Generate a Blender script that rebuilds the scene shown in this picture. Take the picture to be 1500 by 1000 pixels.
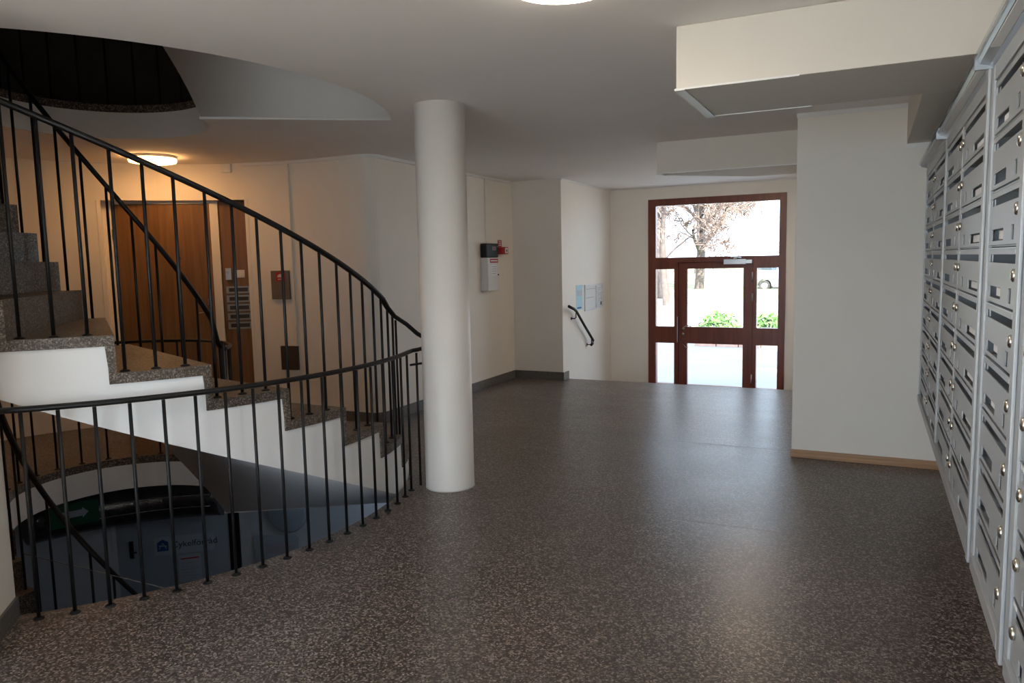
import bpy, bmesh, math, random
from math import sin, cos, pi, radians, sqrt, atan2, degrees
from mathutils import Vector, Matrix
from mathutils.geometry import tessellate_polygon

for o in list(bpy.data.objects): bpy.data.objects.remove(o, do_unlink=True)
scene = bpy.context.scene
COL = scene.collection
random.seed(7)

# ------------------------------------------------------------------ camera
YAW = radians(25.8); H = 1.55; FPX = 1090.0
cam_d = bpy.data.cameras.new('camera'); cam = bpy.data.objects.new('camera', cam_d); COL.objects.link(cam)
cam_d.sensor_width = 36.0; cam_d.lens = FPX / 1500 * 36; cam_d.clip_start = 0.02; cam_d.clip_end = 500
tilt = math.atan(116 / FPX); roll = 0.021
Fv = Vector((0, cos(tilt), -sin(tilt))); R0 = Vector((1, 0, 0)); U0 = R0.cross(Fv)
Rv = R0 * cos(roll) - U0 * sin(roll); Uv = R0 * sin(roll) + U0 * cos(roll)
m3 = Matrix.Rotation(YAW, 3, 'Z') @ Matrix((Rv, Uv, -Fv)).transposed()
cam.matrix_world = Matrix.Translation((0, 0, H)) @ m3.to_4x4()
scene.camera = cam

# ------------------------------------------------------------------ world, sun, exposure
world = bpy.data.worlds.new('world'); scene.world = world; world.use_nodes = True
bg = world.node_tree.nodes['Background']
bg.inputs[0].default_value = (0.66, 0.80, 1.0, 1); bg.inputs[1].default_value = 3.0
sun_d = bpy.data.lights.new('sun', 'SUN'); sun = bpy.data.objects.new('sun', sun_d); COL.objects.link(sun)
sun_d.energy = 12.0; sun_d.angle = radians(0.6); sun_d.color = (1.0, 0.95, 0.86)
sun.rotation_euler = (radians(54), 0, radians(40)); sun.location = (0, -5, 12)
vs = scene.view_settings
vs.view_transform = 'Standard'; vs.look = 'None'; vs.gamma = 1.0; vs.use_curve_mapping = False; vs.exposure = 1.1

# ------------------------------------------------------------------ materials
def mat(name, col, rough=0.6, metal=0.0, noise=0.0, nscale=8.0, bump=0.0, bscale=60.0, spec=None, stretch=None):
    m = bpy.data.materials.new(name); m.use_nodes = True
    nt = m.node_tree; b = nt.nodes['Principled BSDF']
    b.inputs['Roughness'].default_value = rough; b.inputs['Metallic'].default_value = metal
    if spec is not None: b.inputs['Specular IOR Level'].default_value = spec
    tc = nt.nodes.new('ShaderNodeTexCoord'); out = tc.outputs['Object']
    if stretch:
        mp = nt.nodes.new('ShaderNodeMapping'); mp.inputs['Scale'].default_value = stretch
        nt.links.new(out, mp.inputs['Vector']); out = mp.outputs['Vector']
    n = nt.nodes.new('ShaderNodeTexNoise'); n.inputs['Scale'].default_value = nscale; n.inputs['Detail'].default_value = 4
    nt.links.new(out, n.inputs['Vector'])
    r = nt.nodes.new('ShaderNodeValToRGB')
    lo = [max(0, c * (1 - noise)) for c in col]; hi = [min(1, c * (1 + noise)) for c in col]
    r.color_ramp.elements[0].position = 0.3; r.color_ramp.elements[1].position = 0.7
    r.color_ramp.elements[0].color = (*lo, 1); r.color_ramp.elements[1].color = (*hi, 1)
    nt.links.new(n.outputs['Fac'], r.inputs['Fac']); nt.links.new(r.outputs['Color'], b.inputs['Base Color'])
    if bump:
        n2 = nt.nodes.new('ShaderNodeTexNoise'); n2.inputs['Scale'].default_value = bscale; n2.inputs['Detail'].default_value = 3
        bp = nt.nodes.new('ShaderNodeBump'); bp.inputs['Strength'].default_value = bump; bp.inputs['Distance'].default_value = 0.01
        nt.links.new(tc.outputs['Object'], n2.inputs['Vector']); nt.links.new(n2.outputs['Fac'], bp.inputs['Height'])
        nt.links.new(bp.outputs['Normal'], b.inputs['Normal'])
    return m

def terrazzo(name, dark, light, rough=0.31, scale=130.0, chip=0.5):
    m = bpy.data.materials.new(name); m.use_nodes = True
    nt = m.node_tree; L = nt.links; b = nt.nodes['Principled BSDF']
    b.inputs['Specular IOR Level'].default_value = 0.36
    tc = nt.nodes.new('ShaderNodeTexCoord')
    v = nt.nodes.new('ShaderNodeTexVoronoi'); v.inputs['Scale'].default_value = scale
    L.new(tc.outputs['Object'], v.inputs['Vector'])
    sep = nt.nodes.new('ShaderNodeSeparateColor'); L.new(v.outputs['Color'], sep.inputs['Color'])
    r = nt.nodes.new('ShaderNodeValToRGB'); e = r.color_ramp.elements
    e[0].position = 0.0; e[0].color = (*[c * 0.55 for c in dark], 1)
    e[1].position = 1.0; e[1].color = (*light, 1)
    k = e.new(0.5); k.color = (*dark, 1); k = e.new(0.86); k.color = (*[d * (1 - chip) + l * chip for d, l in zip(dark, light)], 1)
    L.new(sep.outputs['Red'], r.inputs['Fac'])
    n = nt.nodes.new('ShaderNodeTexNoise'); n.inputs['Scale'].default_value = 1.3; n.inputs['Detail'].default_value = 5
    L.new(tc.outputs['Object'], n.inputs['Vector'])
    mx = nt.nodes.new('ShaderNodeMix'); mx.data_type = 'RGBA'; mx.blend_type = 'MULTIPLY'
    r2 = nt.nodes.new('ShaderNodeValToRGB'); r2.color_ramp.elements[0].color = (0.85, 0.85, 0.85, 1); r2.color_ramp.elements[1].color = (1.15, 1.12, 1.1, 1)
    r2.color_ramp.elements[0].position = 0.3; r2.color_ramp.elements[1].position = 0.7
    L.new(n.outputs['Fac'], r2.inputs['Fac'])
    mx.inputs['Factor'].default_value = 1.0
    L.new(r.outputs['Color'], mx.inputs[6]); L.new(r2.outputs['Color'], mx.inputs[7]); L.new(mx.outputs[2], b.inputs['Base Color'])
    # worn, uneven polish
    n3 = nt.nodes.new('ShaderNodeTexNoise'); n3.inputs['Scale'].default_value = 3.1; n3.inputs['Detail'].default_value = 5; n3.inputs['Roughness'].default_value = 0.55
    mp = nt.nodes.new('ShaderNodeMapping'); mp.inputs['Scale'].default_value = (0.7, 1.6, 1.0); mp.inputs['Rotation'].default_value = (0, 0, 0.4)
    L.new(tc.outputs['Object'], mp.inputs['Vector']); L.new(mp.outputs['Vector'], n3.inputs['Vector'])
    mr = nt.nodes.new('ShaderNodeMapRange'); mr.inputs['From Min'].default_value = 0.15; mr.inputs['From Max'].default_value = 0.85
    mr.inputs['To Min'].default_value = rough - 0.05; mr.inputs['To Max'].default_value = rough + 0.05
    L.new(n3.outputs['Fac'], mr.inputs['Value']); L.new(mr.outputs['Result'], b.inputs['Roughness'])
    bp = nt.nodes.new('ShaderNodeBump'); bp.inputs['Strength'].default_value = 0.06; bp.inputs['Distance'].default_value = 0.004
    L.new(v.outputs['Distance'], bp.inputs['Height']); L.new(bp.outputs['Normal'], b.inputs['Normal'])
    return m

def wood(name, dark, light, rough=0.4, axis='z', scale=14.0):
    m = bpy.data.materials.new(name); m.use_nodes = True
    nt = m.node_tree; L = nt.links; b = nt.nodes['Principled BSDF']; b.inputs['Roughness'].default_value = rough
    tc = nt.nodes.new('ShaderNodeTexCoord'); mp = nt.nodes.new('ShaderNodeMapping')
    mp.inputs['Scale'].default_value = (scale, scale, 0.8) if axis == 'z' else (0.8, scale, scale)
    n = nt.nodes.new('ShaderNodeTexNoise'); n.inputs['Scale'].default_value = 2.2; n.inputs['Detail'].default_value = 6; n.inputs['Distortion'].default_value = 0.4
    L.new(tc.outputs['Object'], mp.inputs['Vector']); L.new(mp.outputs['Vector'], n.inputs['Vector'])
    r = nt.nodes.new('ShaderNodeValToRGB'); r.color_ramp.elements[0].position = 0.35; r.color_ramp.elements[1].position = 0.68
    r.color_ramp.elements[0].color = (*dark, 1); r.color_ramp.elements[1].color = (*light, 1)
    L.new(n.outputs['Fac'], r.inputs['Fac']); L.new(r.outputs['Color'], b.inputs['Base Color'])
    return m

def emis(name, col, strength):
    m = bpy.data.materials.new(name); m.use_nodes = True
    nt = m.node_tree; nt.nodes.remove(nt.nodes['Principled BSDF'])
    e = nt.nodes.new('ShaderNodeEmission'); e.inputs[0].default_value = (*col, 1); e.inputs[1].default_value = strength
    nt.links.new(e.outputs[0], nt.nodes['Material Output'].inputs[0]); return m

def glass(name, tint=(0.96, 0.98, 0.97)):
    m = bpy.data.materials.new(name); m.use_nodes = True
    nt = m.node_tree; nt.nodes.remove(nt.nodes['Principled BSDF'])
    t = nt.nodes.new('ShaderNodeBsdfTransparent'); t.inputs[0].default_value = (*tint, 1)
    g = nt.nodes.new('ShaderNodeBsdfGlossy'); g.inputs['Roughness'].default_value = 0.02
    lw = nt.nodes.new('ShaderNodeLayerWeight'); lw.inputs['Blend'].default_value = 0.5
    pw = nt.nodes.new('ShaderNodeMath'); pw.operation = 'POWER'; pw.inputs[1].default_value = 5.0
    f = nt.nodes.new('ShaderNodeMath'); f.operation = 'MULTIPLY_ADD'; f.inputs[1].default_value = 0.96; f.inputs[2].default_value = 0.035
    nt.links.new(lw.outputs['Facing'], pw.inputs[0]); nt.links.new(pw.outputs[0], f.inputs[0])
    mx = nt.nodes.new('ShaderNodeMixShader')
    nt.links.new(f.outputs[0], mx.inputs[0]); nt.links.new(t.outputs[0], mx.inputs[1]); nt.links.new(g.outputs[0], mx.inputs[2])
    nt.links.new(mx.outputs[0], nt.nodes['Material Output'].inputs[0]); return m

M = dict(
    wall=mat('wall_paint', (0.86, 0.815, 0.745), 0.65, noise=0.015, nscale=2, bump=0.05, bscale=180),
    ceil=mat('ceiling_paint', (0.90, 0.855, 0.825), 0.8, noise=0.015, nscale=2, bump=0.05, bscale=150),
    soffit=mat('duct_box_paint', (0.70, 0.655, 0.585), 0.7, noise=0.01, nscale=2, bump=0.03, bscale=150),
    string=mat('stringer_paint', (0.87, 0.87, 0.87), 0.6, noise=0.012, nscale=3, bump=0.04, bscale=140),
    column=mat('column_paint', (0.84, 0.80, 0.745), 0.42, noise=0.015, nscale=4, bump=0.05, bscale=90),
    bsmt=mat('basement_paint', (0.55, 0.57, 0.60), 0.7, noise=0.03, nscale=3),
    bdoor=mat('steel_door_paint', (0.36, 0.41, 0.47), 0.5, noise=0.02, nscale=3),
    terr=terrazzo('terrazzo_floor', (0.080, 0.061, 0.054), (0.35, 0.30, 0.27)),
    step=terrazzo('terrazzo_step', (0.098, 0.078, 0.062), (0.31, 0.27, 0.235), rough=0.45, scale=170, chip=0.5),
    base=mat('stone_baseboard', (0.13, 0.12, 0.11), 0.45, noise=0.25, nscale=60),
    oak=wood('oak_strip', (0.36, 0.20, 0.10), (0.52, 0.31, 0.17), axis='x', scale=20),
    door=wood('oak_veneer', (0.175, 0.088, 0.034), (0.25, 0.13, 0.052), rough=0.42),
    mahog=wood('mahogany_frame', (0.125, 0.028, 0.014), (0.19, 0.048, 0.024), rough=0.35, scale=9),
    panel=mat('shade_dark_wall', (0.17, 0.15, 0.13), 0.7, noise=0.1, nscale=5),  # shade of the unlit upper storey put into this wall colour
    black=mat('black_lacquer', (0.010, 0.010, 0.011), 0.42, noise=0.1, nscale=20, spec=0.32),
    grey=mat('grey_powder_coat', (0.43, 0.445, 0.46), 0.38, metal=0.25, noise=0.02, nscale=6),
    greyc=mat('canopy_metal', (0.30, 0.31, 0.325), 0.28, metal=0.7, noise=0.02, nscale=6),
    greyd=mat('dark_cavity_sheet', (0.10, 0.105, 0.11), 0.6),
    alu=mat('brushed_aluminium', (0.62, 0.63, 0.64), 0.3, metal=0.9, noise=0.05, nscale=30, stretch=(1, 20, 20)),
    slotm=mat('dull_nickel', (0.40, 0.37, 0.33), 0.35, metal=0.8, noise=0.05, nscale=30),
    chrome=mat('nickel_lock', (0.72, 0.68, 0.62), 0.2, metal=1.0),
    framem=mat('pale_aluminium', (0.72, 0.73, 0.76), 0.4, metal=0.35, noise=0.02),
    paper=mat('paper', (0.84, 0.84, 0.86), 0.8, noise=0.03, nscale=20),
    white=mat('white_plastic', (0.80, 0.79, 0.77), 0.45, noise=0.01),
    wmetal=mat('white_sheet_metal', (0.74, 0.73, 0.71), 0.45, noise=0.01),
    red=mat('red_plastic', (0.42, 0.02, 0.02), 0.45, noise=0.05),
    plate=mat('grey_brown_plate', (0.17, 0.14, 0.12), 0.5, noise=0.05),
    brownp=mat('dark_brown_plate', (0.055, 0.038, 0.03), 0.5, noise=0.05),
    blue=mat('pale_blue_print', (0.42, 0.66, 0.76), 0.6, noise=0.06, nscale=30),
    dblue=mat('blue_print', (0.03, 0.09, 0.28), 0.6, noise=0.02),
    ink=mat('black_print', (0.02, 0.02, 0.025), 0.7),
    inkg=mat('grey_print', (0.35, 0.35, 0.40), 0.7),
    signw=mat('sign_board', (0.46, 0.51, 0.57), 0.5, noise=0.01),
    green=mat('green_sign', (0.005, 0.10, 0.045), 0.4, noise=0.03),
    foil=mat('black_foil', (0.11, 0.105, 0.105), 0.2, metal=0.75, noise=0.3, nscale=12, bump=0.6, bscale=26),
    tape=mat('silver_tape', (0.55, 0.55, 0.56), 0.28, metal=0.8, noise=0.15, nscale=30, bump=0.5, bscale=50),
    glass=glass('clear_glass'),
    acryl=glass('clear_acrylic', (0.9, 0.92, 0.94)),
    lampw=emis('warm_lamp_diffuser', (1.0, 0.50, 0.18), 9.0),
    lampn=emis('neutral_lamp_diffuser', (1.0, 0.86, 0.70), 10.0),
    lampe=emis('entrance_lamp_diffuser', (1.0, 0.76, 0.52), 14.0),
    lampc=emis('basement_fill_diffuser', (0.66, 0.80, 1.0), 3.4),
    pave=mat('concrete_paving', (0.25, 0.255, 0.265), 0.85, noise=0.08, nscale=0.6, bump=0.1, bscale=8),
    rpave=mat('bounce_paving', (0.62, 0.60, 0.57), 0.85, noise=0.08, nscale=0.6),  # unseen ground, made pale to bounce sunlight up to the ceiling
    road=mat('pale_asphalt', (0.50, 0.49, 0.48), 0.9, noise=0.1, nscale=1.0),
    grass=mat('dry_lawn', (0.20, 0.22, 0.11), 0.95, noise=0.3, nscale=0.8, bump=0.3, bscale=6),
    brick=mat('pale_brick', (0.52, 0.33, 0.27), 0.85, noise=0.15, nscale=9),
    leaf=mat('shrub_leaves', (0.10, 0.22, 0.05), 0.6, noise=0.35, nscale=3),
    bark=mat('grey_bark', (0.11, 0.085, 0.075), 0.9, noise=0.3, nscale=6),
    twig=mat('twigs', (0.17, 0.12, 0.10), 0.9, noise=0.2, nscale=6),
    carp=mat('silver_car_paint', (0.24, 0.26, 0.31), 0.25, metal=0.3),
    tyre=mat('tyre_rubber', (0.03, 0.03, 0.03), 0.8),
    cglass=mat('car_glass', (0.04, 0.05, 0.06), 0.1),
    roof=mat('clay_tiles', (0.36, 0.17, 0.11), 0.8, noise=0.2, nscale=4),
    house=mat('house_render', (0.7, 0.66, 0.6), 0.85, noise=0.05),
)

# ------------------------------------------------------------------ mesh helpers
class MB:
    """collects faces in a local frame given by M4, in world coordinates"""
    def __init__(s, M4=None): s.v = []; s.f = []; s.M = M4; s.sm = set()
    def pt(s, p):
        p = Vector(p); return s.M @ p if s.M is not None else p
    def add(s, verts, faces, smooth=False):
        b = len(s.v); s.v += [s.pt(p) for p in verts]
        for f in faces:
            if smooth: s.sm.add(len(s.f))
            s.f.append([b + i for i in f])
        return s
    def box(s, x0, x1, y0, y1, z0, z1):
        return s.add([(x, y, z) for x in (x0, x1) for y in (y0, y1) for z in (z0, z1)],
                     [(0, 1, 3, 2), (4, 6, 7, 5), (0, 4, 5, 1), (2, 3, 7, 6), (0, 2, 6, 4), (1, 5, 7, 3)])
    def prism(s, poly, z0, z1, holes=()):
        """vertical prism over a 2-D polygon, with holes"""
        loops = [poly] + list(holes); flat = [p for l in loops for p in l]
        n = len(flat)
        vs_ = [(p[0], p[1], z0) for p in flat] + [(p[0], p[1], z1) for p in flat]
        fs = []
        if holes or len(poly) > 4:
            for t in tessellate_polygon([[Vector((p[0], p[1], 0)) for p in l] for l in loops]):
                fs += [tuple(t), tuple(i + n for i in t)]
        else:
            fs += [tuple(range(n)), tuple(range(n, 2 * n))]
        b = 0
        for l in loops:
            k = len(l)
            for i in range(k):
                a, c = b + i, b + (i + 1) % k
                fs.append((a, c, c + n, a + n))
            b += k
        return s.add(vs_, fs)
    def tube(s, path, r, seg=8, cap=True, ry=None):
        path = [Vector(p) for p in path]; n = len(path); vs_ = []; fs = []
        ref = Vector((0, 0, 1))
        for i, p in enumerate(path):
            t = (path[min(i + 1, n - 1)] - path[max(i - 1, 0)]).normalized()
            a = t.cross(ref)
            if a.length < 1e-3: a = t.cross(Vector((1, 0, 0)))
            a.normalize(); b = a.cross(t).normalized()
            rr = r[i] if isinstance(r, (list, tuple)) else r
            rb = rr if ry is None else ry
            for k in range(seg):
                q = 2 * pi * (k + 0.5) / seg; vs_.append(p + a * (cos(q) * rr) + b * (sin(q) * rb))
        for i in range(n - 1):
            for k in range(seg):
                k2 = (k + 1) % seg
                fs.append((i * seg + k, i * seg + k2, (i + 1) * seg + k2, (i + 1) * seg + k))
        s.add(vs_, fs, smooth=seg >= 6)
        if cap: s.f.append([len(s.v) - n * seg + k for k in range(seg)]); s.f.append([len(s.v) - seg + k for k in range(seg)])
        return s
    def lathe(s, origin, axis, prof, seg=20):
        """prof: list of (r, h) along axis"""
        o = Vector(origin); ax = Vector(axis).normalized()
        a = ax.orthogonal().normalized(); b = ax.cross(a); vs_ = []; fs = []
        for r, h in prof:
            for k in range(seg):
                q = 2 * pi * k / seg; vs_.append(o + ax * h + (a * cos(q) + b * sin(q)) * r)
        for i in range(len(prof) - 1):
            for k in range(seg):
                k2 = (k + 1) % seg
                fs.append((i * seg + k, i * seg + k2, (i + 1) * seg + k2, (i + 1) * seg + k))
        base = len(s.v); s.add(vs_, fs, smooth=True)
        s.f.append([base + k for k in range(seg)]); s.f.append([base + (len(prof) - 1) * seg + k for k in range(seg)])
        return s
    def plate(s, w0, w1, h0, h1, d0, d1, holes, axes='xz'):
        """slab w x h with rectangular holes (a0,a1,b0,b1); frame x=width, z=height, y=depth d0..d1"""
        xs = sorted({w0, w1, *[q for h in holes for q in h[:2]]}); zs = sorted({h0, h1, *[q for h in holes for q in h[2:]]})
        def solid(i, j):
            if i < 0 or j < 0 or i >= len(xs) - 1 or j >= len(zs) - 1: return False
            cx_, cz_ = (xs[i] + xs[i + 1]) / 2, (zs[j] + zs[j + 1]) / 2
            return not any(h[0] < cx_ < h[1] and h[2] < cz_ < h[3] for h in holes)
        for i in range(len(xs) - 1):
            for j in range(len(zs) - 1):
                if not solid(i, j): continue
                a, b, c, d = xs[i], xs[i + 1], zs[j], zs[j + 1]
                s.add([(a, d0, c), (b, d0, c), (b, d0, d), (a, d0, d), (a, d1, c), (b, d1, c), (b, d1, d), (a, d1, d)],
                      [(0, 1, 2, 3), (4, 5, 6, 7)] + ([(0, 3, 7, 4)] if not solid(i - 1, j) else []) + ([(1, 2, 6, 5)] if not solid(i + 1, j) else [])
                      + ([(0, 1, 5, 4)] if not solid(i, j - 1) else []) + ([(3, 2, 6, 7)] if not solid(i, j + 1) else []))
        return s
    def mesh(s, name, material, origin=Vector((0, 0, 0)), bevel=0.0):
        me = bpy.data.meshes.new(name)
        me.from_pydata([tuple(p - origin) for p in s.v], [], s.f)
        if s.sm:
            me.polygons.foreach_set('use_smooth', [i in s.sm for i in range(len(s.f))])
        bm = bmesh.new(); bm.from_mesh(me)
        bmesh.ops.remove_doubles(bm, verts=bm.verts, dist=1e-5)
        if bevel:
            es = [e for e in bm.edges if len(e.link_faces) == 2 and e.calc_face_angle(0) > 0.6]
            bmesh.ops.bevel(bm, geom=es, offset=bevel, segments=2, affect='EDGES', profile=0.5)
        bmesh.ops.recalc_face_normals(bm, faces=bm.faces); bm.to_mesh(me); bm.free()
        me.materials.append(material); me.update(); return me
    def build(s, name, material, parent=None, bevel=0.0):
        org = rootloc(parent)
        o = bpy.data.objects.new(name, s.mesh(name, material, org, bevel)); COL.objects.link(o)
        if parent is not None: o.parent = parent
        return o

def rootloc(p):
    if p is None: return Vector((0, 0, 0))
    while p.parent is not None: p = p.parent
    return Vector(p.location)

def thing(name, label, cat, loc, group=None):
    o = bpy.data.objects.new(name, None); COL.objects.link(o); o.location = loc; o.empty_display_size = 0.1
    o['label'] = label; o['category'] = cat
    if group: o['group'] = group
    return o
def tag(o, label, cat, group=None):
    o['label'] = label; o['category'] = cat
    if group: o['group'] = group
    return o
def struct(o, label=None, cat=None):
    o['kind'] = 'structure'
    if label: o['label'] = label
    if cat: o['category'] = cat
    return o
def frame(origin, s, n):
    """local x = s (viewer's right), y = -n (into the wall), z up"""
    s = Vector(s).normalized(); n = Vector(n).normalized()
    return Matrix(((s.x, -n.x, 0, origin[0]), (s.y, -n.y, 0, origin[1]), (0, 0, 1, origin[2]), (0, 0, 0, 1)))

def text_mesh(name, body, size, M4, material, parent, align='LEFT', depth=0.0006):
    cu = bpy.data.curves.new(name, 'FONT'); cu.body = body; cu.size = size; cu.align_x = align; cu.extrude = depth; cu.resolution_u = 3
    t = bpy.data.objects.new(name, cu); COL.objects.link(t)
    bpy.context.view_layer.update()
    me = bpy.data.meshes.new_from_object(t.evaluated_get(bpy.context.evaluated_depsgraph_get()))
    bpy.data.objects.remove(t, do_unlink=True)
    org = rootloc(parent)
    for v in me.vertices: v.co = (M4 @ Vector((v.co.x, -v.co.z, v.co.y))) - org
    me.materials.clear(); me.materials.append(material); me.name = name
    o = bpy.data.objects.new(name, me); COL.objects.link(o); o.parent = parent
    return o

def W(xc, yc, z=0.0):                       # metres across / ahead of the viewpoint to world
    return Vector((xc * cos(YAW) - yc * sin(YAW), xc * sin(YAW) + yc * cos(YAW), z))
# ------------------------------------------------------------------ plan of the stairwell
CX, CY = -4.906, 3.490                       # centre of the round well
EYE_R = 0.73; EYE_OFF = 0.135                # open eye, a little off centre
RO = 2.12; RW = 2.40                         # outer stair edge, curved wall
ROT = degrees(YAW)
RISE = 0.179; DTH = 11.4; TH1 = TH1_ = 8.2; NR = 16
STOREY = NR * RISE                           # 2.864
CEIL = 2.60; TH_T = 0.05
def dirc(th): a = radians(th + ROT); return Vector((cos(a), sin(a), 0))
def pol(th, r, z=0.0): d = dirc(th); return Vector((CX + d.x * r, CY + d.y * r, z))
EC = pol(90, EYE_OFF)
def eyep(th, r, z=0.0): d = dirc(th); return Vector((EC.x + d.x * r, EC.y + d.y * r, z))
def ri(th, r=EYE_R): a = radians(th); return EYE_OFF * sin(a) + sqrt(r * r - (EYE_OFF * cos(a)) ** 2)
def line_z(th): return (TH1 - th) / DTH * RISE
TH_END = TH1 - (NR - 1) * DTH                # -162.8

def well_hole(rout, TH_END=TH_END):
    pts = []
    n = 48
    for i in range(n + 1):
        p = pol(TH_END + (TH1 - TH_END) * i / n, rout); pts.append((p.x, p.y))
    for i in range(41):
        th = TH1 + (360 + TH_END - TH1) * i / 40; p = pol(th, ri(th)); pts.append((p.x, p.y))
    return pts

# ------------------------------------------------------------------ setting: floors, slabs, ceiling
Y_EDGE = 9.12; Y_DOOR = 10.97; Y_BACK = -2.2; Z_LOW = -0.50
XL, XR = -8.0, 0.56
outline = [(XL, Y_BACK), (XR, Y_BACK), (XR, Y_EDGE), (XL, Y_EDGE)]
fl = struct(MB().prism(outline, -0.06, 0.0, [well_hole(2.13, TH_END + DTH)]).build('floor', M['terr']), 'dark brown polished terrazzo floor of the entrance hall', 'floor')
for yj in (4.31, 6.22, 2.4):
    j = MB().box(-4.2, XR, yj - 0.0018, yj + 0.0018, -0.002, 0.0006).build('joint_strip', M['base'], fl)
struct(MB().prism([(XL, Y_BACK), (XR, Y_BACK), (XR, Y_EDGE), (XL, Y_EDGE)], -0.264, -0.0601, [well_hole(2.125, TH_END + DTH)]).build('ceiling_basement', M['string']),
       'white slab edge and ceiling of the basement under the hall floor', 'ceiling')
struct(MB().prism([(XL, Y_BACK), (XR, Y_BACK), (XR, Y_DOOR + .3), (XL, Y_DOOR + .3)], CEIL, CEIL + 0.204, [well_hole(2.07)]).build('ceiling', M['ceil']),
       'pale ceiling with round stairwell opening', 'ceiling')
struct(MB().prism([(XL, Y_BACK), (XR, Y_BACK), (XR, Y_DOOR + .3), (XL, Y_DOOR + .3)], CEIL + 0.2041, STOREY, [well_hole(2.075)]).build('floor_upper', M['terr']),
       'terrazzo floor of the storey above around the stairwell', 'floor')
# basement floor
struct(MB().prism([(XL, -1), (-1.5, -1), (-1.5, 8), (XL, 8)], -STOREY - 0.1, -STOREY).build('floor_basement', M['terr']), 'dark basement floor at the foot of the stairs', 'floor')

# ------------------------------------------------------------------ walls
def arc_wall(mb, t0, t1, z0, z1, r0=RW, r1=RW + 0.15, n=None):
    n = n or max(2, int(abs(t1 - t0) / 4))
    for i in range(n):
        a, b = t0 + (t1 - t0) * i / n, t0 + (t1 - t0) * (i + 1) / n
        q = [pol(a, r0), pol(b, r0), pol(b, r1), pol(a, r1)]
        mb.add([(p.x, p.y, z) for z in (z0, z1) for p in q], [(0, 1, 5, 4), (2, 3, 7, 6), (0, 1, 2, 3), (4, 5, 6, 7)] +
               ([(0, 3, 7, 4)] if i == 0 else []) + ([(1, 2, 6, 5)] if i == n - 1 else []))
    return mb
DT0, DT1, DTM = 85.0, 117.5, 101.25          # apartment door recess
wb = MB()
arc_wall(wb, 90 - ROT, DT0, 0, CEIL); arc_wall(wb, DT1, 286, 0, CEIL); arc_wall(wb, DT0, DT1, 2.24, CEIL)
struct(wb.build('wall_round', M['wall']), 'curved cream wall around the spiral stairs', 'wall')
# straight run from the curve, rounded corner, then the long left wall with its jog
YW = CY + RW; XW = -4.30
path = [(CX, YW)]
rc = 0.12
for i in range(7):
    a = radians(-90 + 90 * i / 6)
    path.append((XW - rc + rc * cos(a), YW + rc + rc * sin(a)))
YJ = 8.97; XJ = -3.60
wl = path + [(XW, YJ), (XW - 0.4, YJ), (XW - 0.4, YW + 0.4), (CX, YW + 0.4)]
struct(MB().prism(wl, 0, CEIL).build('wall_left', M['wall']), 'cream wall with rounded corner beside the column', 'wall')
struct(MB().prism([(XW - 0.4, YJ), (XJ, YJ), (XJ, Y_DOOR), (XW - 0.4, Y_DOOR)], Z_LOW - 0.1, CEIL).build('wall_notice', M['wall']), 'white wall beside the entrance steps with notices and handrail', 'wall')
# door wall
DX0, DX1, DZ1 = -3.01, -1.07, 2.425
F_DOOR = frame((0, Y_DOOR, 0), (1, 0, 0), (0, -1, 0))
struct(MB(F_DOOR).plate(XJ - 0.4, -0.4, Z_LOW - 0.1, CEIL, 0, 0.30, [(DX0, DX1, Z_LOW, DZ1)]).build('wall_entrance', M['wall']), 'cream wall around the glazed entrance door', 'wall')
# pillar block on the right, reaching back to the door wall
PY = 6.04; PX = -0.525
struct(MB().box(PX, 0.9, PY, Y_DOOR, Z_LOW - 0.1, CEIL).build('wall_pillar', M['wall'], bevel=0.004), 'pale projecting wall block beside the mailboxes', 'wall')
struct(MB().box(XR, XR + 0.15, Y_BACK, PY, 0, CEIL).build('wall_right', M['wall']), 'wall behind the mailboxes', 'wall')
# wall end beside the railing, running radially towards the viewer
wr = MB()
d = dirc(-73.0); tn = Vector((d.y, -d.x, 0)); p0 = pol(-73.0, 2.135); p1 = pol(-73.0, 2.75)
wr.prism([(p0.x, p0.y), (p1.x, p1.y), (p1.x + tn.x * .2, p1.y + tn.y * .2), (p0.x + tn.x * .2, p0.y + tn.y * .2)], 0, CEIL)
wr.prism([(p1.x, p1.y), (p1.x - .2, p1.y - .02), (p1.x - .2, Y_BACK), (p1.x, Y_BACK)], 0, CEIL)
struct(wr.build('wall_stair_end', M['wall']), 'white wall end where the landing railing stops', 'wall')
# wall behind the viewer; its wide window is added to brighten the hall
WX0, WX1 = -2.85, 0.40
F_BACK = frame((0, Y_BACK, 0), (-1, 0, 0), (0, 1, 0))
struct(MB(F_BACK).plate(-XR - .2, 4.0, 0, CEIL, 0, 0.2, [(-WX1, -WX0, 0.12, 2.48)]).build('wall_rear', M['wall']), 'rear wall of the hall with an added wide window', 'wall')
w1 = struct(MB(F_BACK).plate(-WX1, -WX0, 0.12, 2.48, 0.05, 0.12, [(-WX1 + .06, -(WX0 + WX1) / 2 - .03, .18, 2.42), (-(WX0 + WX1) / 2 + .03, -WX0 - .06, .18, 2.42)]).build('window_added', M['mahog']), 'wide brown framed window added in the unseen rear wall for daylight', 'window')
for a, b in ((-WX1 + .05, -(WX0 + WX1) / 2 - .02), (-(WX0 + WX1) / 2 + .02, -WX0 - .05)):
    MB(F_BACK).box(a, b, .08, .086, .17, 2.43).build('pane', M['glass'], w1)
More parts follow.
